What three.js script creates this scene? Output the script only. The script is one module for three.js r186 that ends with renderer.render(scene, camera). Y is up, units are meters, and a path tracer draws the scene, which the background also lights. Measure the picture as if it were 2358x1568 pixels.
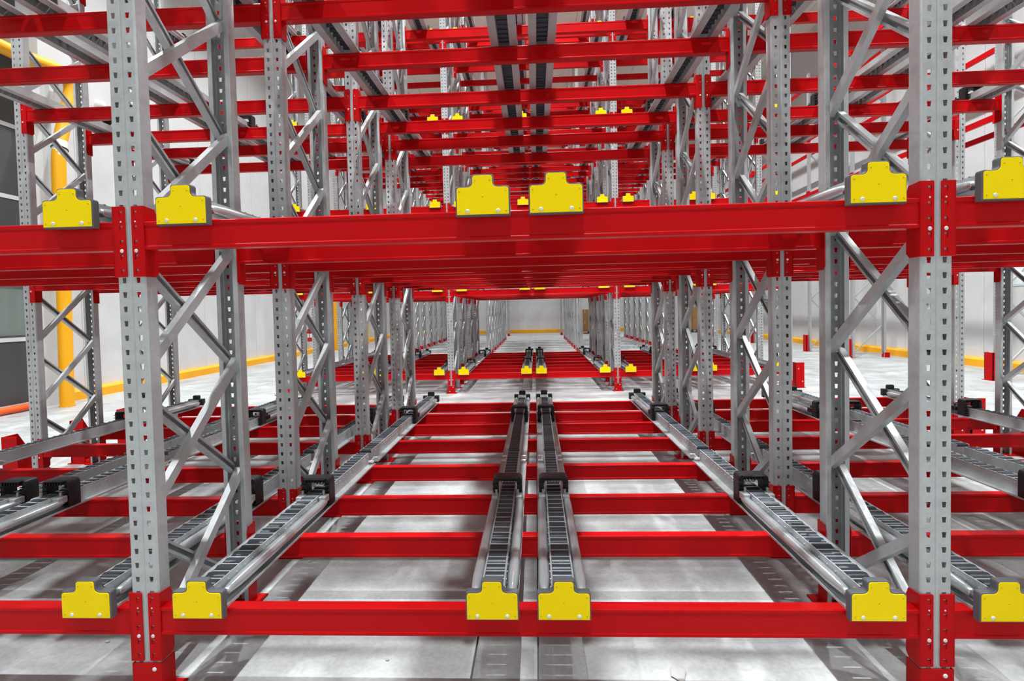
import * as THREE from 'three';
import { mergeGeometries } from 'three/addons/utils/BufferGeometryUtils.js';
import { RoundedBoxGeometry } from 'three/addons/geometries/RoundedBoxGeometry.js';

// ---------------------------------------------------------------- camera, renderer, light
const scene = new THREE.Scene();
scene.background = new THREE.Color(0x000000);
const camera = new THREE.PerspectiveCamera(2 * Math.atan(784 / 1224.5) * 180 / Math.PI, 2358 / 1568, 0.05, 80);
camera.position.set(0.0475, 1.3381, 1.7818);
camera.rotation.order = 'YXZ';
camera.rotation.set(-0.0304, 0.0449, -0.0222);
camera.setViewOffset(2358, 1568, 0, 33.8, 2358, 1568);
camera.updateProjectionMatrix();
const renderer = new THREE.WebGLRenderer({ antialias: true });
renderer.toneMapping = THREE.LinearToneMapping;
renderer.toneMappingExposure = 1.0;
renderer.shadowMap.enabled = true;
// the hall's lamps: long LED high-bay fittings hung under the ceiling, in rows over the aisles and the racks
const LAMP_Y = 9.55, LAMP_CD = 162;
const LAMPS = [];
for (const [z, k] of [[1.65, 1.05], [-1.35, 1.42], [-5.4, .9], [-8.9, 1], [-12.2, .7], [-16.5, 1], [-24.2, .8]]) for (const x of [-4.9, 0.1, 5.7]) LAMPS.push([x, z, k]);

// ---------------------------------------------------------------- helpers
let seed = 7;
const rnd = () => { seed = (seed * 16807) % 2147483647; return (seed - 1) / 2147483646; };
const used = {};
function numbered(n) { const k = used[n] || 0; used[n] = k + 1; return k ? n + '_' + String(k).padStart(3, '0') : n; }
function metricUV(g) {
  if (!g.attributes.normal) g.computeVertexNormals();
  const p = g.attributes.position, n = g.attributes.normal, uv = new Float32Array(p.count * 2);
  for (let i = 0; i < p.count; i++) {
    const ax = Math.abs(n.getX(i)), ay = Math.abs(n.getY(i)), az = Math.abs(n.getZ(i));
    if (ay >= ax && ay >= az) { uv[2 * i] = p.getX(i); uv[2 * i + 1] = p.getZ(i); }
    else if (ax >= az) { uv[2 * i] = p.getZ(i); uv[2 * i + 1] = p.getY(i); }
    else { uv[2 * i] = p.getX(i); uv[2 * i + 1] = p.getY(i); }
  }
  g.setAttribute('uv', new THREE.BufferAttribute(uv, 2));
  return g;
}
function clean(g) { g = g.index ? g.toNonIndexed() : g; for (const k of Object.keys(g.attributes)) if (!['position', 'normal', 'uv'].includes(k)) g.deleteAttribute(k); return g; }
const merge = (list) => { const m = mergeGeometries(list.map(clean)); m.groups = []; m.clearGroups(); return metricUV(m); };
const box = (w, h, d, x = 0, y = 0, z = 0) => new THREE.BoxGeometry(w, h, d).translate(x, y, z);
const span = (x0, x1, y0, y1, z0, z1) => box(x1 - x0, y1 - y0, z1 - z0, (x0 + x1) / 2, (y0 + y1) / 2, (z0 + z1) / 2);
const rbox = (w, h, d, r, x = 0, y = 0, z = 0, s = 2) => new RoundedBoxGeometry(w, h, d, s, r).translate(x, y, z);
const cyl = (r, l, axis, x, y, z, seg = 12, r2 = r, open = false) => {
  const g = new THREE.CylinderGeometry(r2, r, l, seg, 1, open);
  if (axis === 'x') g.rotateZ(-Math.PI / 2); else if (axis === 'z') g.rotateX(Math.PI / 2);
  return g.translate(x, y, z);
};
const shape = (pts) => { const s = new THREE.Shape(); pts.forEach(([a, b], i) => i ? s.lineTo(a, b) : s.moveTo(a, b)); s.closePath(); return s; };
// polygon in (x, z) extruded upwards
const prismY = (pts, y0, y1) => new THREE.ExtrudeGeometry(shape(pts.map(([x, z]) => [x, -z])), { depth: y1 - y0, bevelEnabled: false }).rotateX(-Math.PI / 2).translate(0, y0, 0);
// polygon in (z, y) extruded along x
const prismX = (pts, x0, x1) => new THREE.ExtrudeGeometry(shape(pts.map(([z, y]) => [-z, y])), { depth: x1 - x0, bevelEnabled: false }).rotateY(Math.PI / 2).translate(x0, 0, 0);
const prismZ = (s, z0, z1, bevel = 0, curve = 6) => new THREE.ExtrudeGeometry(s, { depth: z1 - z0 - 2 * bevel, bevelEnabled: bevel > 0, bevelSize: bevel, bevelThickness: bevel, bevelSegments: 2, bevelOffset: -bevel, curveSegments: curve }).translate(0, 0, z0 + bevel);
function mesh(name, geo, mat, parent) {
  const m = new THREE.Mesh(geo, mat); m.name = name; m.castShadow = m.receiveShadow = true;
  if (parent) parent.add(m);
  return m;
}
function tag(o, label, category, group) { o.userData = { label, category }; if (group) o.userData.group = group; return o; }
function thing(name, label, category, pos = [0, 0, 0], turn = 0, group) {
  const g = new THREE.Group(); g.name = numbered(name); g.position.set(...pos); g.rotation.y = turn;
  scene.add(g); return tag(g, label, category, group);
}
function single(name, geo, mat, label, category, group) { const m = mesh(numbered(name), geo, mat, scene); return tag(m, label, category, group); }
function struct(name, geo, mat, parent) {
  const m = mesh(parent ? name : numbered(name), geo, mat, parent || scene);
  if (!parent) m.userData.kind = 'structure';
  return m;
}
function copyOf(proto, name, label, category, pos, turn = 0, group) {
  const c = proto.clone(); c.name = numbered(name); c.position.set(...pos); c.rotation.y = turn; scene.add(c);
  c.userData = {}; return tag(c, label, category, group);
}

// ---------------------------------------------------------------- textures and materials
function noiseTex(n, fn, srgb = true, rep = 1) {
  const d = new Uint8Array(n * n * 4);
  for (let y = 0; y < n; y++) for (let x = 0; x < n; x++) { const c = fn(x, y); const i = 4 * (y * n + x); d[i] = c[0]; d[i + 1] = c[1]; d[i + 2] = c[2]; d[i + 3] = 255; }
  const t = new THREE.DataTexture(d, n, n); t.wrapS = t.wrapT = THREE.RepeatWrapping; t.magFilter = THREE.LinearFilter; t.minFilter = THREE.LinearMipmapLinearFilter; t.generateMipmaps = true;
  if (srgb) t.colorSpace = THREE.SRGBColorSpace; t.repeat.set(rep, rep); t.needsUpdate = true; return t;
}
function lattice(n, cells) {            // tileable value noise n x n
  const g = new Float32Array(cells * cells).map(() => rnd()); const o = new Float32Array(n * n), s = cells / n;
  for (let y = 0; y < n; y++) for (let x = 0; x < n; x++) {
    const fx = x * s, fy = y * s, ix = Math.floor(fx), iy = Math.floor(fy); let u = fx - ix, v = fy - iy; u = u * u * (3 - 2 * u); v = v * v * (3 - 2 * v);
    const a = g[(iy % cells) * cells + ix % cells], b = g[(iy % cells) * cells + (ix + 1) % cells], c = g[((iy + 1) % cells) * cells + ix % cells], e = g[((iy + 1) % cells) * cells + (ix + 1) % cells];
    o[y * n + x] = (a * (1 - u) + b * u) * (1 - v) + (c * (1 - u) + e * u) * v;
  }
  return o;
}
const clamp8 = (v) => Math.max(0, Math.min(255, v));
const zn1 = lattice(256, 24), zn2 = lattice(256, 90), zn3 = lattice(256, 6);
const zincMap = noiseTex(256, (x, y) => { const i = y * 256 + x, v = 186 + 9 * (zn1[i] - .5) + 9 * (zn2[i] - .5) + 8 * (zn3[i] - .5); return [clamp8(v - 3), clamp8(v), clamp8(v + 1)]; }, true, 4);
const zincRough = noiseTex(256, (x, y) => { const i = y * 256 + x, v = 118 + 26 * (zn1[i] - .5) + 24 * (zn2[i] - .5); return [0, clamp8(v), 0]; }, false, 4);
const cn1 = lattice(1024, 5), cn2 = lattice(1024, 17), cn3 = lattice(1024, 60), cn4 = lattice(1024, 256);
const concreteMap = noiseTex(1024, (x, y) => { const i = y * 1024 + x, v = 171 + 16 * (cn1[i] - .5) + 18 * (cn2[i] - .5) + 12 * (cn3[i] - .5) + 16 * (cn4[i] - .5) - (cn4[i] > .93 ? 14 : 0); return [clamp8(v - 3), clamp8(v), clamp8(v)]; }, true, 1 / 3);
const concreteRough = noiseTex(1024, (x, y) => { const i = y * 1024 + x, v = 120 + 60 * (cn2[i] - .5) + 40 * (cn3[i] - .5); return [0, clamp8(v), 0]; }, false, 1 / 3);
const wallMap = noiseTex(256, (x, y) => { const i = y * 256 + x, v = 206 + 5 * (zn3[i] - .5) + 3 * (zn2[i] - .5); return [v, v, v]; }, true, 1);
const peel = noiseTex(256, (x, y) => { const i = y * 256 + x, v = 128 + 90 * (zn2[i] - .5); return [v, v, v]; }, false, 8);
const std = (o) => new THREE.MeshStandardMaterial(o);
const M = {
  zinc: std({ map: zincMap, roughnessMap: zincRough, roughness: 1, metalness: .42 }),
  bright: std({ color: 0xc3cbce, roughness: .28, metalness: .6 }),
  red: new THREE.MeshPhysicalMaterial({ color: new THREE.Color().setRGB(.5, .003, .005), roughness: .34, bumpMap: peel, bumpScale: .0001, specularIntensity: .2 }),
  yellow: new THREE.MeshPhysicalMaterial({ color: 0xf7d800, roughness: .5, specularIntensity: .25 }),
  safety: std({ color: 0xf3ab06, roughness: .45 }),
  rubber: std({ color: 0x55565a, roughness: .6 }),
  black: std({ color: 0x1d1e20, roughness: .5, bumpMap: peel, bumpScale: .0002 }),
  roller: std({ color: 0x40464d, roughness: .36, metalness: .5 }),
  pin: std({ color: 0xdedfe0, roughness: .35, metalness: .4 }),
  rivet: std({ color: 0xc9a92c, roughness: .4, metalness: .5 }),
  floor: std({ map: concreteMap, roughnessMap: concreteRough, roughness: 1 }),
  joint: std({ color: 0x6d6b67, roughness: .95 }),
  wall: std({ map: wallMap, roughness: .5 }),
  ceil: std({ color: 0xe4e0d4, roughness: .7 }),
  seam: std({ color: 0xb9bbbb, roughness: .8 }),
  door: std({ color: 0x3f4143, roughness: .6, bumpMap: peel, bumpScale: .0006 }),
  frame: std({ color: 0xd4d7d8, roughness: .45, metalness: .2 }),
  pane: new THREE.MeshPhysicalMaterial({ color: 0x9fb0ae, roughness: .08, metalness: 0, transmission: .55, thickness: 0 }),
  orange: std({ color: 0xf0591d, roughness: .5 }),
  tape: std({ color: 0xe9e4d6, roughness: .7 }),
  carton: std({ color: 0xb08a5c, roughness: .85 }),
  cartonTape: std({ color: 0xd0bd97, roughness: .4 }),
  wood: std({ color: 0x4a4642, roughness: .9 }),
  ext: std({ color: 0xc01320, roughness: .3 }),
  white: std({ color: 0xe8eaea, roughness: .5 }),
  stone: std({ color: 0xa5a5a2, roughness: .95 }),
  glow: std({ color: 0xffffff, emissive: 0xffffff, emissiveIntensity: 3 }),
};

// ---------------------------------------------------------------- measures of the place
const W = 2.69, HALF = W / 2, DEP = 0.625;
const LINES = [-3 * HALF, -HALF, HALF, 3 * HALF], LINE_WORDS = ['far left', 'middle left', 'middle right', 'far right'];
const BAYS = [-W, 0, W], BAY_WORDS = ['left bay', 'middle bay', 'right bay'];
const Z4 = [0, -1.079, -2.339, -3.410];
const levelY = (n) => 0.222 + 1.35 * (n - 1);           // underside of the beams of level n
const ORD = ['first', 'second', 'third', 'fourth', 'fifth', 'sixth', 'seventh', 'eighth', 'ninth', 'tenth'];
const RACKS = [{ z: 0, word: 'near rack' }, { z: -6.778, word: 'second rack' }, { z: -13.556, word: 'far rack' }];
const ROOM = { x0: -7.65, x1: 8.92, z0: -28.2, z1: 7.0, h: 10.0 };

// ---------------------------------------------------------------- room
{
  const T = .2, { x0, x1, z0, z1, h } = ROOM;
  const floor = struct('floor', span(x0 - T, x1 + T, -.3, -.012, z0 - T, z1 + T), M.joint);
  const xs = [x0 - T, -5.2, -.215, .03, 5.2, x1 + T], zs = [z0 - T, -23, -17.6, -12.1, -5.6, 1.2, z1 + T], g = .004;
  for (let i = 0; i < xs.length - 1; i++) for (let k = 0; k < zs.length - 1; k++)
    struct('floor_slab', metricUV(span(xs[i] + g, xs[i + 1] - g, -.0121, 0, zs[k] + g, zs[k + 1] - g)), M.floor, floor);
  const ceil = struct('ceiling', span(x0 - T, x1 + T, h + .01, h + .25, z0 - T, z1 + T), M.seam);
  for (let x = x0 - .1; x < x1 + .1; x += 1.15) struct('ceiling_panel', span(x + .006, Math.min(x + 1.15, x1 + .15) - .006, h - .01, h + .011, z0 - .05, z1 + .05), M.ceil, ceil);
  const panels = (w, along, a0, a1, make) => { for (let a = a0; a < a1 - .01; a += 1.12) struct('wall_panel', metricUV(make(a + .004, Math.min(a + 1.12, a1) - .004)), M.wall, w); };
  const L = struct('wall_left', span(x0 - T, x0 - .011, 0, h, z0, z1), M.seam);
  panels(L, 'z', z0, z1, (a, b) => span(x0 - .012, x0, 0, h - .01, a, b));
  const R = struct('wall_right', span(x1 + .011, x1 + T, 0, h, z0, z1), M.seam);
  panels(R, 'z', z0, z1, (a, b) => span(x1, x1 + .012, 0, h - .01, a, b));
  const B = struct('wall_back', span(x0 - T, x1 + T, 0, h, z0 - T, z0 - .011), M.seam);
  panels(B, 'x', x0, x1, (a, b) => span(a, b, 0, h - .01, z0 - .012, z0));
  const Fw = struct('wall_front', span(x0 - T, x1 + T, 0, h, z1 + .011, z1 + T), M.seam);
  panels(Fw, 'x', x0, x1, (a, b) => span(a, b, 0, h - .01, z1, z1 + .012));
  const kerb = (sx) => [[0, 0], [sx * .11, 0], [sx * .11, .14], [sx * .06, .18], [0, .18]];
  struct('baseboard_left', prismYZ(kerb(1), x0, z0 + .12, -6.45), M.safety);
  struct('baseboard_right', prismYZ(kerb(-1), x1, z0 + .12, z1), M.safety);
  struct('baseboard_back', span(x0, x1, 0, .18, z0, z0 + .11), M.safety);
}
function prismYZ(pts, x, z0, z1) { return new THREE.ExtrudeGeometry(shape(pts), { depth: z1 - z0, bevelEnabled: false }).translate(x, 0, z0); }

// lamps under the ceiling
LAMPS.forEach(([x, z, k], i) => {
  const row = Math.floor(i / 3), col = i % 3;
  const l = thing('ceiling_lamp', `round ceiling lamp above the ${['front aisle', 'near rack', 'second aisle', 'second rack', 'third aisle', 'far rack', 'back aisle'][row]}, ${['left', 'middle', 'right'][col]} one`, 'ceiling lamp', [x, LAMP_Y, z], 0, 'ceiling lamps');
  mesh('housing', merge([cyl(.17, .05, 'y', 0, .035, 0, 24, .16), cyl(.09, .1, 'y', 0, .11, 0, 16, .07)]), M.black, l);
  mesh('diffuser', cyl(.15, .012, 'y', 0, .004, 0, 24), M.glow, l);
  mesh('hanger', cyl(.008, ROOM.h - LAMP_Y - .15, 'y', 0, (ROOM.h - LAMP_Y + .15) / 2, 0, 6), M.white, l);
  const a = new THREE.SpotLight(0xf7fbfd, LAMP_CD * k, 0, 1.15, 1, 2); a.position.set(0, -.02, 0); a.target.position.set(0, -5, 0); l.add(a, a.target);
  a.castShadow = true; a.shadow.radius = 4; a.shadow.mapSize.set(1024, 1024);
});

// ---------------------------------------------------------------- upright frames
const UP_H = 8.6;
function webGeo(h, thick) {
  const P = []; const q = (a, b, c, d) => P.push(...a, ...b, ...c, ...a, ...c, ...d);
  const face = (x0, x1, cx, z, flip) => {
    const put = (a, b, c, d) => flip ? q(d, c, b, a) : q(a, b, c, d);
    let y = 0;
    for (let n = 0; ; n++) {
      const y0 = n * .05, y1 = Math.min((n + 1) * .05, h), c = y0 + .0155; if (y0 >= h - 1e-6) break;
      const c0 = c - .0095, c1 = c + .0095, b = .0053, t = .0072;
      const o = [[x0, y0, z], [x1, y0, z], [x1, y1, z], [x0, y1, z]], k = [[cx - b, c0, z], [cx + b, c0, z], [cx + t, c1, z], [cx - t, c1, z]];
      put(o[0], o[1], k[1], k[0]); put(o[1], o[2], k[2], k[1]); put(o[2], o[3], k[3], k[2]); put(o[3], o[0], k[0], k[3]);
      if (thick && !flip) { const k2 = k.map(([a, bb]) => [a, bb, -.0025]); for (let e = 0; e < 4; e++) { const f = (e + 1) % 4; q(k[f], k[e], k2[e], k2[f]); } }
      y = y1;
    }
  };
  for (const s of [-1, 1]) { const a = s < 0 ? [-.045, -.005] : [.005, .045]; face(a[0], a[1], s * .025, 0, false); if (thick) face(a[0], a[1], s * .025, -.0025, true); }
  q([-.005, 0, 0], [0, 0, -.0035], [0, h, -.0035], [-.005, h, 0]); q([0, 0, -.0035], [.005, 0, 0], [.005, h, 0], [0, h, -.0035]);
  if (thick) q([.005, 0, -.0025], [-.005, 0, -.0025], [-.005, h, -.0025], [.005, h, -.0025]);
  const g = new THREE.BufferGeometry(); g.setAttribute('position', new THREE.Float32BufferAttribute(P, 3)); g.computeVertexNormals(); return metricUV(g);
}
function uprightGeo(h, thick) {
  const side = (s) => prismY([[.0445, 0], [.05, -.0055], [.05, -.056], [.0475, -.0585], [.029, -.0585], [.029, -.056], [.0465, -.056], [.0475, -.055], [.0475, -.0065], [.0435, -.0025]].map(([x, z]) => [s * x, z]), 0, h);
  return merge([webGeo(h, thick), side(1), side(-1)]);
}
const upDetail = uprightGeo(UP_H, true), upFar = uprightGeo(UP_H, false);
function braceGeo(zA, yA, zB, yB, sx) {            // a C channel from (zA, yA) to (zB, yB), its web on the outer side sx
  const L = Math.hypot(zB - zA, yB - yA), a = Math.atan2(yB - yA, -(zB - zA)), w = .019, x0 = sx * .003, x1 = sx * .03;
  const t = .002, q = .0085, xi = x1 - sx * t, xj = x0 + sx * t;
  const pts = [[x0, -w], [x1, -w], [x1, w], [x0, w], [x0, q], [xj, q], [xj, w - t], [xi, w - t], [xi, -w + t], [xj, -w + t], [xj, -q], [x0, -q]];
  const g = new THREE.ExtrudeGeometry(shape(sx > 0 ? pts : pts.reverse()), { depth: L, bevelEnabled: false }).translate(0, 0, -L);
  g.rotateX(a); g.translate(0, yA, zA); return metricUV(g);
}
const yNode = (k) => .105 + .505 * k;
const braceNear = braceGeo(-.035, .055, -(DEP - .035), .505 + .02, 1), braceFar = braceGeo(-.035, .505 - .055, -(DEP - .035), .02, -1);
const N_BRACE = 16;
const boltGeo = (x, y, z, r = .008) => new THREE.SphereGeometry(r, 10, 6, 0, Math.PI * 2, 0, Math.PI / 2).rotateX(Math.PI / 2).scale(1, 1, .6).translate(x, y, z);
const footGeo = merge([span(-.054, .054, .006, .122, .001, .005), span(-.054, -.0505, .006, .122, -.062, .005), span(.0505, .054, .006, .122, -.062, .005), span(-.085, .085, 0, .007, -.085, .045)]);
const footBolt = merge([boltGeo(.026, .1, .005), boltGeo(-.026, .03, .005)]);
function makeFrame(detail) {
  const g = new THREE.Group();
  const front = mesh('upright', detail ? upDetail : upFar, M.zinc, g); front.position.y = .003;
  const rear = mesh('upright', detail ? upDetail : upFar, M.zinc, g); rear.position.set(0, .003, -DEP); rear.rotation.y = Math.PI;
  if (detail) for (let k = 0; k < N_BRACE; k++) for (const b of [braceNear, braceFar]) { const m = mesh('brace', b, M.zinc, g); m.position.y = yNode(k); }
  else { const list = []; for (let k = 0; k < N_BRACE; k++) for (const b of [braceNear, braceFar]) list.push(b.clone().translate(0, yNode(k), 0)); const m = mesh('bracing', mergeGeometries(list.map(clean)), M.zinc, g); m.userData.kind = 'stuff'; }
  const f1 = mesh('foot', footGeo, M.red, g); mesh('bolt', footBolt, M.pin, f1);
  const f2 = mesh('foot', footGeo, M.red, g); f2.position.z = -DEP; f2.rotation.y = Math.PI; mesh('bolt', footBolt, M.pin, f2);
  return g;
}
const frameNear = makeFrame(true), frameFar = makeFrame(false);
RACKS.forEach((rk, r) => {
  const zs = r < 2 ? Z4 : [...Z4, ...Z4.map((z) => z - 4.65), -11.55];
  LINES.forEach((x, i) => zs.forEach((z, k) => copyOf(r < 2 ? frameNear : frameFar, 'upright_frame',
    `grey perforated upright frame with crossed braces, ${rk.word}, ${LINE_WORDS[i]} line, ${ORD[k]} from front`, 'rack frame', [x, 0, rk.z + z], 0, `upright frames of the ${rk.word}`)));
});

// ---------------------------------------------------------------- beams
const BH = .097, BD = .046, BX = HALF - .0545;
const barGeo = metricUV(clean(prismX([[.001, 0], [.003, .002], [.003, .011], [.0005, .014], [.0005, .082], [.003, .085], [.003, .094], [0, BH], [-.043, BH], [-.046, .094], [-.046, .085], [-.0435, .082], [-.0435, .014], [-.046, .011], [-.046, .002], [-.044, 0]], -BX, BX)));
const barShort = metricUV(clean(prismX([[.003, 0], [.003, BH], [-.046, BH], [-.046, 0]], -BX, BX)));
const CY0 = -.092, CY1 = .15, SLOTS = [.148, .198, .248, .298, .348].map((y) => y - .222);
function connectorGeo(detail) {
  const s = shape([[0, CY0], [.0435, CY0], [.0435, CY1 - .003], [.041, CY1], [0, CY1]]);
  if (detail) for (const y of SLOTS) { const h = new THREE.Path(); const c = .0545 - .025; h.moveTo(c - .0055, y - .009); h.lineTo(c - .0055, y + .009); h.lineTo(c + .0055, y + .009); h.lineTo(c + .0055, y - .009); h.closePath(); s.holes.push(h); }
  const plate = new THREE.ExtrudeGeometry(s, { depth: .004, bevelEnabled: false }).translate(0, 0, .001);
  const side = prismX([[.005, CY0], [.005, CY1], [-.05, CY1 - .004], [-.06, CY1 - .03], [-.06, CY0 + .015], [-.045, CY0]], -.001, .003);
  const list = [plate, side];
  if (detail) for (const y of SLOTS) list.push(span(.0295 - .0045, .0295 + .0045, y - .009, y + .002, .0005, .0035));
  return merge(list);       // local x = 0 at the side plate, plate reaching over the upright towards +x
}
const connD = connectorGeo(true), connS = connectorGeo(false);
const pinGeo = merge([boltGeo(.0295, .219 - .222, .005, .0068), boltGeo(.0295, .319 - .222, .005, .003)]);
function makeBeam(detail) {
  const g = new THREE.Group();
  mesh('bar', detail ? barGeo : barShort, M.red, g);
  for (const s of [-1, 1]) {
    const c = mesh('connector', s > 0 ? (detail ? connD : connS) : (detail ? connDm : connSm), M.red, g); c.position.x = s * (BX - .0005);
    const p = mesh('pin', s > 0 ? pinGeo : pinGeoM, M.pin, c);
  }
  return g;
}
function mirrorX(g) { const m = g.clone(); m.scale(-1, 1, 1); const p = m.attributes.position.array, n = m.attributes.normal.array, u = m.attributes.uv.array;
  for (let t = 0; t < p.length / 9; t++) for (const [a, k] of [[p, 3], [n, 3], [u, 2]]) for (let e = 0; e < k; e++) { const i = t * 3 * k + k + e, j = t * 3 * k + 2 * k + e; const v = a[i]; a[i] = a[j]; a[j] = v; } return m; }
const connDm = mirrorX(connD), connSm = mirrorX(connS), pinGeoM = mirrorX(pinGeo);
const beamD = makeBeam(true), beamS = makeBeam(false);
const LEVEL_WORDS = ['', 'bottom level', 'second level', 'third level', 'fourth level', 'fifth level', 'sixth level'];
const farBeams = [];
RACKS.forEach((rk, r) => {
  const levels = r === 0 ? [1, 2, 3, 4] : r === 1 ? [1, 2, 3, 4, 5, 6] : [4, 5, 6];
  const zs = r < 2 ? Z4 : [...Z4, ...Z4.map((z) => z - 4.65)];
  for (const n of levels) BAYS.forEach((x, b) => zs.forEach((z, k) => [0, 1].forEach((e) => {
    const row = 2 * k + e, pos = [x, levelY(n), rk.z + z - e * DEP];
    if (r === 2 && row > 0) { farBeams.push(barShort.clone().rotateY(e * Math.PI).translate(...pos)); return; }
    copyOf(r < 2 ? beamD : beamS, 'rack_beam', `red steel beam, ${rk.word}, ${BAY_WORDS[b]}, ${LEVEL_WORDS[n]}, ${ORD[row]} row from the front`, 'beam', pos, e * Math.PI, `red beams of the ${rk.word}`);
  })));
});
{ const m = single('distant_beams', mergeGeometries(farBeams.map(clean)), M.red, 'mass of thin red beams deep inside the far rack', 'beams'); m.userData.kind = 'stuff'; }

// ---------------------------------------------------------------- roller rails
const R_END = -4.06, PITCH = .0555;
function plateShape(o) {               // outline of the end plate, grown by o
  const w = .085 + o, b = .0325 + o, h = .127 + o, s = .088 + o, y0 = -o, r = .01, f = .022 - o, S = new THREE.Shape();
  S.moveTo(-w, y0); S.lineTo(w, y0); S.lineTo(w, s - r); S.quadraticCurveTo(w, s, w - r, s); S.lineTo(b + f, s); S.quadraticCurveTo(b, s, b, s + f * .8);
  S.lineTo(b, h - r); S.quadraticCurveTo(b, h, b - r, h); S.lineTo(-b + r, h); S.quadraticCurveTo(-b, h, -b, h - r);
  S.lineTo(-b, s + f * .8); S.quadraticCurveTo(-b, s, -b - f, s); S.lineTo(-w + r, s); S.quadraticCurveTo(-w, s, -w, s - r); S.closePath(); return S;
}
const segs = [[0, -1.725], [-1.785, R_END]];
const flangeGeo = segs.map(([a, b]) => merge([-1, 1].flatMap((s) => {
  const p = [[.036, 0], [.085, 0], [.085, .009], [.0825, .009], [.0825, .0025], [.036, .0025]].map(([x, y]) => [s * x, y]);
  return [prismZ(shape(p), b, a)];
})));
function channelGeo(a, b, lod) {
  const list = [];
  for (const s of [-1, 1]) {
    list.push(prismZ(shape([[.0375, .0025], [.040, .0025], [.040, .077], [.0345, .077], [.0345, .0748], [.0375, .0748]].map(([x, y]) => [s * x, y])), b, a));
    if (lod === 0) for (let z = a - .03; z > b + .02; z -= PITCH) list.push(cyl(.0038, .003, 'x', s * .0413, .058, z, 6), cyl(.0025, .0025, 'x', s * .041, .030, z - PITCH / 2, 5));
  }
  if (lod < 2) for (let z = a - .03 - PITCH / 2; z > b + .02; z -= PITCH) list.push(box(.07, .0018, .008, 0, .0738, z));
  list.push(box(.074, .05, .003, 0, .034, a - .004), box(.074, .05, .003, 0, .034, b + .004));
  return merge(list);
}
const chan = [0, 1, 2].map((l) => segs.map(([a, b]) => channelGeo(a, b, l)));
const rollerZ = []; for (const [a, b] of segs) for (let z = a - .03; z > b + .02; z -= PITCH) rollerZ.push(z);
const rollerGeo = metricUV(clean(cyl(.0215, .067, 'x', 0, .0605, 0, 12)));
const rollersMerged = [8, 6].map((n) => merge(rollerZ.map((z) => cyl(.0215, .067, 'x', 0, .0605, z, n, .0215, n < 8))));
function tubeGeo(z0, z1, lod) {        // damper: tube with coiled, tapering ends
  const p = [], L = z0 - z1; p.push([.001, 0], [.013, 0], [.0165, .03], [.0195, .07], [.0205, .1]);
  if (lod === 0) for (let i = 0; i < 22; i++) p.push([.0205, .1 + i * .006], [.0213, .103 + i * .006]);
  p.push([.0208, .24], [.0208, L - .08], [.018, L - .02], [.012, L], [.001, L]);
  return new THREE.LatheGeometry(p.map(([r, y]) => new THREE.Vector2(r, y)), lod === 0 ? 16 : 8).rotateX(-Math.PI / 2).translate(0, .042, z0);
}
const tubeF = [0, 1].map((l) => metricUV(clean(tubeGeo(-.03, -.93, l)))), tubeR = [0, 1].map((l) => metricUV(clean(tubeGeo(-3.14, -4.02, l))));
const bracketGeo = (() => {
  const S = new THREE.Shape(); const w = .076, h = .15, r = .026;
  S.moveTo(-w, .006); S.lineTo(-.05, .006); S.lineTo(-.05, .112); S.quadraticCurveTo(-.05, .128, -.038, .128); S.lineTo(.038, .128); S.quadraticCurveTo(.05, .128, .05, .112); S.lineTo(.05, .006);
  S.lineTo(w, .006); S.lineTo(w, h - r); S.quadraticCurveTo(w, h, w - r, h); S.lineTo(-w + r, h); S.quadraticCurveTo(-w, h, -w, h - r); S.closePath();
  const list = [prismZ(S, -.075, 0, .004, 4)];
  for (let i = -3; i <= 3; i++) list.push(box(.003, .022, .02, i * .015, .138, .008));
  list.push(box(.11, .004, .02, 0, .147, .008));
  for (const s of [-1, 1]) for (let i = 0; i < 5; i++) list.push(box(.026, .003, .02, s * .063, .02 + i * .024, .008));
  return merge(list);
})();
const bracketHead = [-1, 1].map((s) => merge([rbox(.036, .036, .06, .006, s * .06, .056, .04), cyl(.006, .03, 'y', s * .055, .08, .03, 8)]));
const endStopGeo = merge([prismZ(shape([[-.036, .005], [.036, .005], [.036, .115], [.028, .125], [-.028, .125], [-.036, .115]]), R_END - .035, R_END - .001, .004), ...[-1, 1].map((s) => rbox(.05, .075, .045, .008, s * .064, .047, R_END - .015))]);
const plateGeo = prismZ(plateShape(0), .034, .0372, .0006), bodyGeo = prismZ(plateShape(.0042), .0065, .035, .003);
const neckGeo = merge([span(-.03, .03, .018, .075, -.003, .012), ...[-1, 1].map((s) => cyl(.009, .05, 'z', s * .063, .034, -.012, 10))]);
const screwGeo = merge([-1, 1].map((s) => boltGeo(s * .05, .0115, .0372, .007)));
const rivetGeo = merge([[-.024, .111], [.024, .111], [-.076, .076], [.076, .076], [-.076, .012], [.076, .012], [0, .058]].map(([x, y]) => boltGeo(x, y, .0372, .0026)));
const jointGeo = merge([-1, 1].flatMap((s) => [cyl(.008, .034, 'x', s * .062, .022, -1.705, 10), cyl(.008, .034, 'x', s * .062, .022, -1.805, 10), cyl(.005, .08, 'z', s * .05, .02, -1.755, 8)]));
const plateY = .302 - .319;
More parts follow.
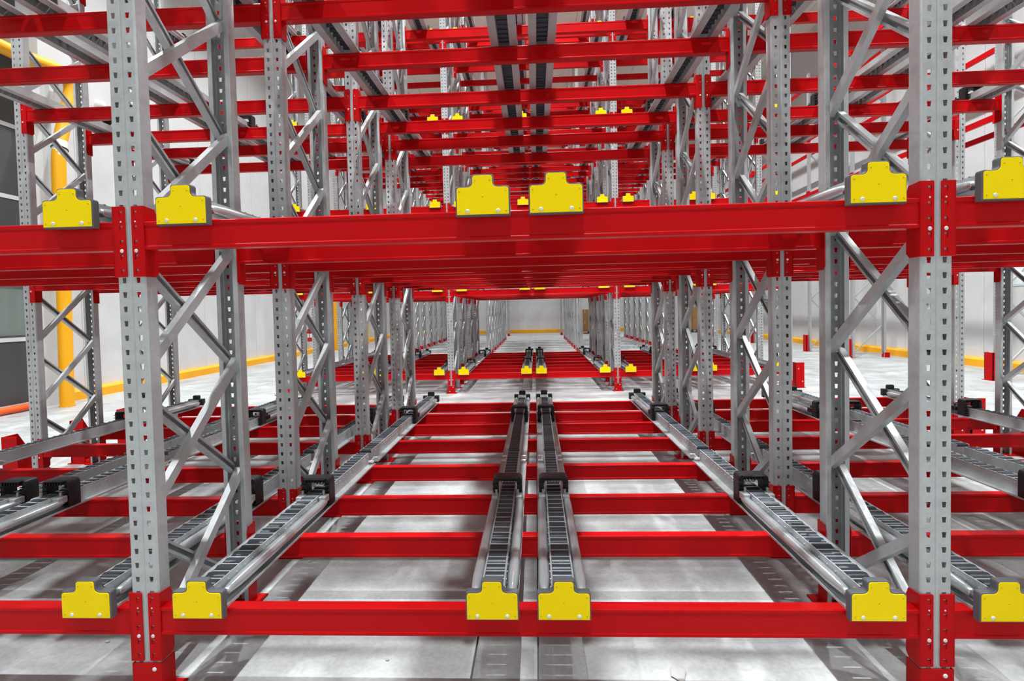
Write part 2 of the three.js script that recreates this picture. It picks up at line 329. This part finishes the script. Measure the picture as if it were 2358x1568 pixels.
function makeRail(lod) {              // lod 0: every roller a part; 1: seen from below; 2: distant
  const g = new THREE.Group(), t = lod === 0 ? 0 : 1;
  for (let i = 0; i < 2; i++) { mesh('base_plate', flangeGeo[i], M.zinc, g); mesh('channel', chan[lod][i], M.zinc, g); }
  if (lod === 0) for (const z of rollerZ) mesh('roller', rollerGeo, M.roller, g).position.z = z;
  else { const m = mesh('rollers', rollersMerged[lod - 1], M.roller, g); m.userData.kind = 'stuff'; }
  for (const s of [-1, 1]) { mesh('damper', tubeF[t], M.bright, g).position.x = s * .0635; mesh('damper', tubeR[t], M.bright, g).position.x = s * .0635; }
  for (const z of [-.955, -2.99]) { const b = mesh('stop_bracket', bracketGeo, M.black, g); b.position.z = z; for (const hg of bracketHead) { const h = mesh('damper_head', hg, z > -2 ? M.zinc : M.black, b); if (z < -2) h.position.z = -.16; } }
  mesh('end_stop', endStopGeo, M.black, g);
  mesh('joint', jointGeo, M.pin, g);
  const body = mesh('bumper', bodyGeo, M.rubber, g); body.position.y = plateY; mesh('neck', neckGeo, M.rubber, body).position.y = -plateY;
  const p = mesh('end_plate', plateGeo, M.yellow, g); p.position.y = plateY; mesh('screw', screwGeo, M.pin, p); mesh('rivet', rivetGeo, M.rivet, p);
  return g;
}
const railProto = [0, 1, 2].map(makeRail);
const RAIL_X = [-1.135, -.118, .122, 1.14], RAIL_WORDS = ['first rail from left', 'second rail from left', 'third rail from left', 'fourth rail from left'];
RACKS.forEach((rk, r) => {
  const levels = r === 0 ? [1, 2, 3, 4] : r === 1 ? [1, 2, 3, 4, 5, 6] : [5, 6];
  for (const n of levels) BAYS.forEach((bx, b) => RAIL_X.forEach((x, i) => {
    const far = (b === 0 && i === 0) || (b === 2 && i === 3);
    const p = railProto[r === 0 ? (n === 1 && !far ? 0 : 1) : 2];
    const dx = b === 0 && i === 3 ? .018 : b === 2 && i === 0 ? -.01 : 0;
    copyOf(p, 'roller_rail', `roller rail with yellow end plate, ${rk.word}, ${LEVEL_WORDS[n]}, ${BAY_WORDS[b]}, ${RAIL_WORDS[i]}`, 'roller rail', [bx + x + dx, levelY(n) + BH, rk.z], 0, `roller rails of the ${rk.word}`);
  }));
});

// ---------------------------------------------------------------- red post guards at the row ends
const guardGeo = merge([span(-.08, .05, .008, .4, .12, .13), prismX([[.13, .008], [.13, .4], [.0, .4], [-.12, .2], [-.12, .008]], -.08, -.07), span(-.1, .06, 0, .008, -.13, .15)]);
const guardHole = merge([boltGeo(.02, .1, .13, .01), boltGeo(-.04, .3, .13, .01)]);
function guard(x, z, where, turn = 0) {
  const g = thing('post_guard', `red steel post guard on the floor ${where}`, 'post guard', [x, 0, z], turn, 'red post guards');
  mesh('guard_plate', guardGeo, M.red, g); mesh('bolt', guardHole, M.pin, g);
}
guard(-4.2, -2.42, 'at the third far-left frame of the near rack'); guard(-4.2, -3.05, 'behind the leftmost guard of the near rack');
guard(-4.2, -3.6, 'third back along the near rack left end'); guard(4.235, -2.9, 'at the third far-right frame of the near rack');
guard(4.235, -3.55, 'at the fourth far-right frame of the near rack');
guard(-4.2, -6.95, 'at the front left corner of the second rack'); guard(4.235, -6.95, 'at the front right corner of the second rack');
[[-18.4], [-20.4], [-22]].forEach(([z], i) => { guard(-4.2, z, `along the far rack left end, ${ORD[i]} of three`); guard(4.235, z + .6, `along the far rack right end, ${ORD[i]} of three`); });

// ---------------------------------------------------------------- rack along the right wall
const wallUp = merge([webGeo(7.6, false), span(-.05, -.046, 0, 7.6, -.055, 0), span(.046, .05, 0, 7.6, -.055, 0)]);
const WZ = [-7.3, -11.3, -13.3, -17.0, -21.2];
WZ.forEach((z, i) => {
  const f = thing('wall_rack_frame', `narrow grey upright frame against the right wall, ${ORD[i]} from the front`, 'rack frame', [7.6, 0, z], 0, 'upright frames of the wall rack');
  const a = mesh('upright', wallUp, M.zinc, f); a.rotation.y = -Math.PI / 2;
  const b = mesh('upright', wallUp, M.zinc, f); b.position.x = .78; b.rotation.y = Math.PI / 2;
  for (let k = 0; k < 11; k++) {
    const up = k % 2 === 0, y0 = .12 + k * .66, L = Math.hypot(.66, .66);
    const m = mesh('brace', box(L, .03, .02), M.zinc, f); m.position.set(.39, y0 + .33, 0); m.rotation.z = (up ? 1 : -1) * Math.PI / 4;
  }
  mesh('tie', box(.67, .025, .02, .39, .1, 0), M.zinc, f);
  mesh('foot', span(-.08, .06, 0, .007, -.07, .07), M.red, f); mesh('foot', span(.74, .86, 0, .12, -.056, .056), M.red, f);
  const g = thing('column_guard', `tall red column guard before the right wall rack, ${ORD[i]} from the front`, 'post guard', [7.5, 0, z], 0, 'column guards of the wall rack');
  mesh('guard_plate', merge([span(-.012, 0, .008, .46, -.085, .085), span(-.012, .05, .008, .46, -.085, -.075), span(-.012, .05, .008, .46, .075, .085), span(-.03, .02, 0, .008, -.11, .11)]), M.red, g);
  mesh('bolt', boltGeo(0, .24, 0, .012).rotateY(-Math.PI / 2).translate(-.012, 0, 0), M.black, g);
});
[4.25, 5.75, 7.2].forEach((y, l) => { for (let i = 0; i < WZ.length - 1; i++) for (const [x, w] of [[7.6, 'outer'], [8.38, 'inner']]) {
  const s = x < 8 ? -1 : 1, b = thing('wall_rack_beam', `red beam of the right wall rack, ${['lower', 'middle', 'upper'][l]} level, ${w} side, ${ORD[i]} bay from front`, 'beam', [x, y, (WZ[i] + WZ[i + 1]) / 2], 0, 'beams of the wall rack');
  const hl = (WZ[i] - WZ[i + 1]) / 2, c0 = hl - .056, c1 = hl - .002, c2 = hl - .052;
  mesh('bar', span(-.02, .02, 0, .1, -hl + .055, hl - .055), M.red, b);
  for (const e of [-1, 1]) mesh('connector', merge([span(s * .0235 - .002, s * .0235 + .002, -.05, .15, Math.min(e * c0, e * c1), Math.max(e * c0, e * c1)), span(-.022, .022, -.05, .15, Math.min(e * c0, e * c2), Math.max(e * c0, e * c2))]), M.red, b);
} });

// ---------------------------------------------------------------- left wall: sectional door, goalposts, extinguisher, sensor
{
  const d = new THREE.Group(); d.name = 'door_1'; d.userData.kind = 'structure'; scene.add(d);
  const X0 = ROOM.x0 + .002, zA = -5.98, zB = .6, ys = [.08, 1.06, 2.1, 3.15, 4.2, 5.3];
  for (let i = 0; i < 5; i++) {
    if (i === 1) { mesh('door_panel', merge([span(X0, X0 + .05, ys[1] + .03, ys[1] + .06, zA, zB), span(X0, X0 + .05, 1.86, ys[2] - .03, zA, zB)]), M.door, d);
      for (let k = 0; k < 4; k++) { const a = zA + .04 + k * 1.64; mesh('pane', span(X0 + .02, X0 + .03, ys[1] + .06, 1.86, a + .05, a + 1.54), M.pane, d); mesh('mullion', span(X0, X0 + .05, ys[1] + .06, 1.86, a - .04, a + .05), M.door, d); } }
    else mesh('door_panel', rbox(.05, ys[i + 1] - ys[i] - .06, zB - zA, .008, X0 + .025, (ys[i] + ys[i + 1]) / 2, (zA + zB) / 2, 1), M.door, d);
    mesh('door_rail', span(X0, X0 + .058, ys[i] - .03, ys[i] + .03, zA, zB), M.frame, d);
  }
  for (const [a, b] of [[-6.36, -5.98], [.6, .8]]) mesh('jamb', merge([span(X0, X0 + .12, 0, 5.55, a, b), span(X0, X0 + .2, 0, 5.55, a, a + .07)]), M.frame, d);
  mesh('lintel', span(X0, X0 + .26, 5.3, 5.62, -6.75, .8), M.frame, d);
  mesh('shutter_box', rbox(.5, .6, 6.6, .03, X0 + .25, 5.93, -2.7), M.door, d);
}
{ // orange rail on the floor below the door
  const c = new THREE.LineCurve3(new THREE.Vector3(-7.5, .06, -5.95), new THREE.Vector3(-7.5, .06, -1.0));
  single('floor_rail', new THREE.TubeGeometry(c, 2, .05, 12).toNonIndexed(), M.orange, 'orange tube lying on the floor along the dark door', 'floor rail');
}
function goalpost(pts, label, tapeAt) {
  const g = thing('goalpost', label, 'goalpost', [0, 0, 0]);
  const c = new THREE.CatmullRomCurve3(pts.map((p) => new THREE.Vector3(...p)), false, 'catmullrom', .25);
  mesh('pipe', new THREE.TubeGeometry(c, 120, .094, 20), M.safety, g);
  mesh('base_plate', cyl(.105, .02, 'y', pts[0][0], .01, pts[0][2], 20), M.safety, g);
  if (tapeAt) { const a = new THREE.CatmullRomCurve3(tapeAt.map((p) => new THREE.Vector3(...p))); const t = mesh('tape', new THREE.TubeGeometry(a, 8, .0985, 20), M.tape, g); mesh('strap', new THREE.TorusGeometry(.1, .012, 6, 24).rotateX(Math.PI / 2 - .25).translate(...tapeAt[1]), M.black, t); }
}
goalpost([[-7.2, 0, -6.07], [-7.2, 1.6, -6.1], [-7.2, 3.2, -6.11], [-7.2, 3.75, -6.12], [-7.2, 4.1, -6.17], [-7.2, 4.65, -6.33], [-7.2, 4.92, -6.4], [-7.2, 5.1, -6.38], [-7.2, 5.18, -6.22], [-7.2, 5.14, -5.85], [-7.2, 5.1, -5.3], [-7.2, 5.1, -2.5], [-7.2, 5.1, .3], [-7.2, 5.0, .5], [-7.2, 4.8, .6], [-7.2, 2, .6], [-7.2, 0, .6]],
  'bent yellow pipe goalpost with white tape before the dark door', [[-7.2, 3.84, -6.135], [-7.2, 3.96, -6.15], [-7.2, 4.08, -6.17]]);
goalpost([[-7.3, 0, -17.4], [-7.3, 2, -17.4], [-7.3, 4.6, -17.4], [-7.3, 4.9, -17.5], [-7.3, 5, -17.8], [-7.3, 5, -19.5], [-7.3, 5, -20.6], [-7.3, 4.9, -20.9], [-7.3, 4.6, -21], [-7.3, 2, -21], [-7.3, 0, -21]], 'straight yellow pipe goalpost farther along the left wall');
{
  const e = thing('fire_extinguisher', 'red fire extinguisher hanging on the white left wall', 'extinguisher', [-7.53, .42, -15.7]);
  mesh('cylinder', new THREE.LatheGeometry([[.001, 0], [.07, 0], [.075, .02], [.075, .36], [.06, .41], [.025, .43], [.025, .45], [.001, .45]].map(([r, y]) => new THREE.Vector2(r, y)), 16), M.ext, e);
  mesh('valve', merge([box(.03, .05, .03, 0, .475, 0), box(.02, .012, .13, 0, .51, .04)]), M.black, e);
  mesh('hose', new THREE.TubeGeometry(new THREE.CatmullRomCurve3([[0, .48, .02], [.03, .46, .1], [.05, .3, .11], [.05, .12, .1]].map((p) => new THREE.Vector3(...p))), 16, .01, 6), M.black, e);
  mesh('paper_label', cyl(.0758, .13, 'y', 0, .2, 0, 16, .0758, true), M.white, e);
  mesh('bracket', span(-.118, -.07, .3, .33, -.03, .03), M.black, e);
  const s = thing('wall_sensor', 'small white dome sensor high on the left wall', 'sensor', [ROOM.x0, 5.14, -7.48]);
  mesh('dome', new THREE.SphereGeometry(.085, 16, 8, 0, Math.PI * 2, 0, Math.PI / 2).rotateZ(-Math.PI / 2).translate(.03, 0, 0), M.white, s); mesh('mount', cyl(.09, .03, 'x', .015, 0, 0, 20), M.white, s);
}
{ // notice on the right wall
  const cv = document.createElement('canvas'); cv.width = 512; cv.height = 256; const c = cv.getContext('2d');
  c.fillStyle = '#dfe8ec'; c.fillRect(0, 0, 512, 256); c.strokeStyle = '#8d979c'; c.lineWidth = 3; c.strokeRect(10, 10, 492, 236);
  c.beginPath(); c.moveTo(10, 128); c.lineTo(502, 128); c.moveTo(180, 128); c.lineTo(180, 246); c.stroke();
  c.fillStyle = '#8b959a'; c.font = '52px sans-serif'; c.fillText('1600', 330, 96);
  const t = new THREE.CanvasTexture(cv); t.colorSpace = THREE.SRGBColorSpace;
  const s = thing('wall_notice', 'pale notice sheet reading 1600 on the right wall', 'notice', [ROOM.x1 - .004, 1.82, -8.45]);
  mesh('backing', box(.008, .5, 1.0), M.frame, s);
  mesh('print', new THREE.PlaneGeometry(.98, .48).rotateY(-Math.PI / 2).translate(-.0045, 0, 0), std({ map: t, roughness: .6 }), s);
}
// ---------------------------------------------------------------- goods in the back and litter on the floor
function pile(x, z, words) {
  const p = thing('pallet', `dark pallet under brown cartons ${words}`, 'pallet', [x, 0, z], 0, 'pallets at the back');
  for (let i = 0; i < 5; i++) mesh('deck_board', box(1.2, .022, .14, 0, .133, -.4 + i * .2), M.wood, p);
  for (const a of [-.53, 0, .53]) { mesh('runner', box(.1, .1, 1, a, .072, 0), M.wood, p); mesh('bottom_board', box(.12, .022, 1, a, .011, 0), M.wood, p); }
  for (const l of [0, 1]) for (const s of [-1, 1]) {
    const b = thing('carton', `brown carton, ${l ? 'upper' : 'lower'} ${s < 0 ? 'left' : 'right'} one on the pallet ${words}`, 'carton', [x + s * .295, .145 + l * .56, z], 0, 'cartons at the back');
    mesh('box', rbox(.575, .555, .95, .008, 0, .278, 0, 1), M.carton, b); mesh('tape', merge([span(-.03, .03, .554, .557, -.475, .475), span(-.03, .03, .35, .556, .474, .477)]), M.cartonTape, b);
  }
}
pile(8.0 - .15, -25.6, 'by the right wall'); pile(2.9, -26.6, 'before the back wall');
{
  const g = new THREE.IcosahedronGeometry(.03, 2), p = g.attributes.position;
  for (let i = 0; i < p.count; i++) { const x = p.getX(i), y = p.getY(i), z = p.getZ(i); const k = .8 + .5 * Math.abs(Math.sin(x * 91 + z * 57) * Math.cos(y * 63 + x * 40)); p.setXYZ(i, x * k, Math.max(.0, y * .22 * k + .004), z * k * 1.4); }
  g.computeVertexNormals();
  single('concrete_chip', g.translate(.54, 0, -.14), M.stone, 'flat grey chip of rubble on the floor below the front beam', 'rubble');
  for (const [x, z, r] of [[-.55, -.2, .006], [-1.2, -1.0, .008], [-1.75, -.3, .007], [1.3, -.5, .005]]) {
    const s = new THREE.IcosahedronGeometry(r, 1).scale(1.3, .6, 1).translate(x, r * .5, z);
    single('crumb', s, M.stone, `tiny grey crumb of rubble on the floor, ${x < -1.5 ? 'leftmost' : x < -1 ? 'second from left' : x < 0 ? 'left of the middle rails' : 'rightmost'}`, 'rubble', 'crumbs on the floor');
  }
}
renderer.render(scene, camera);
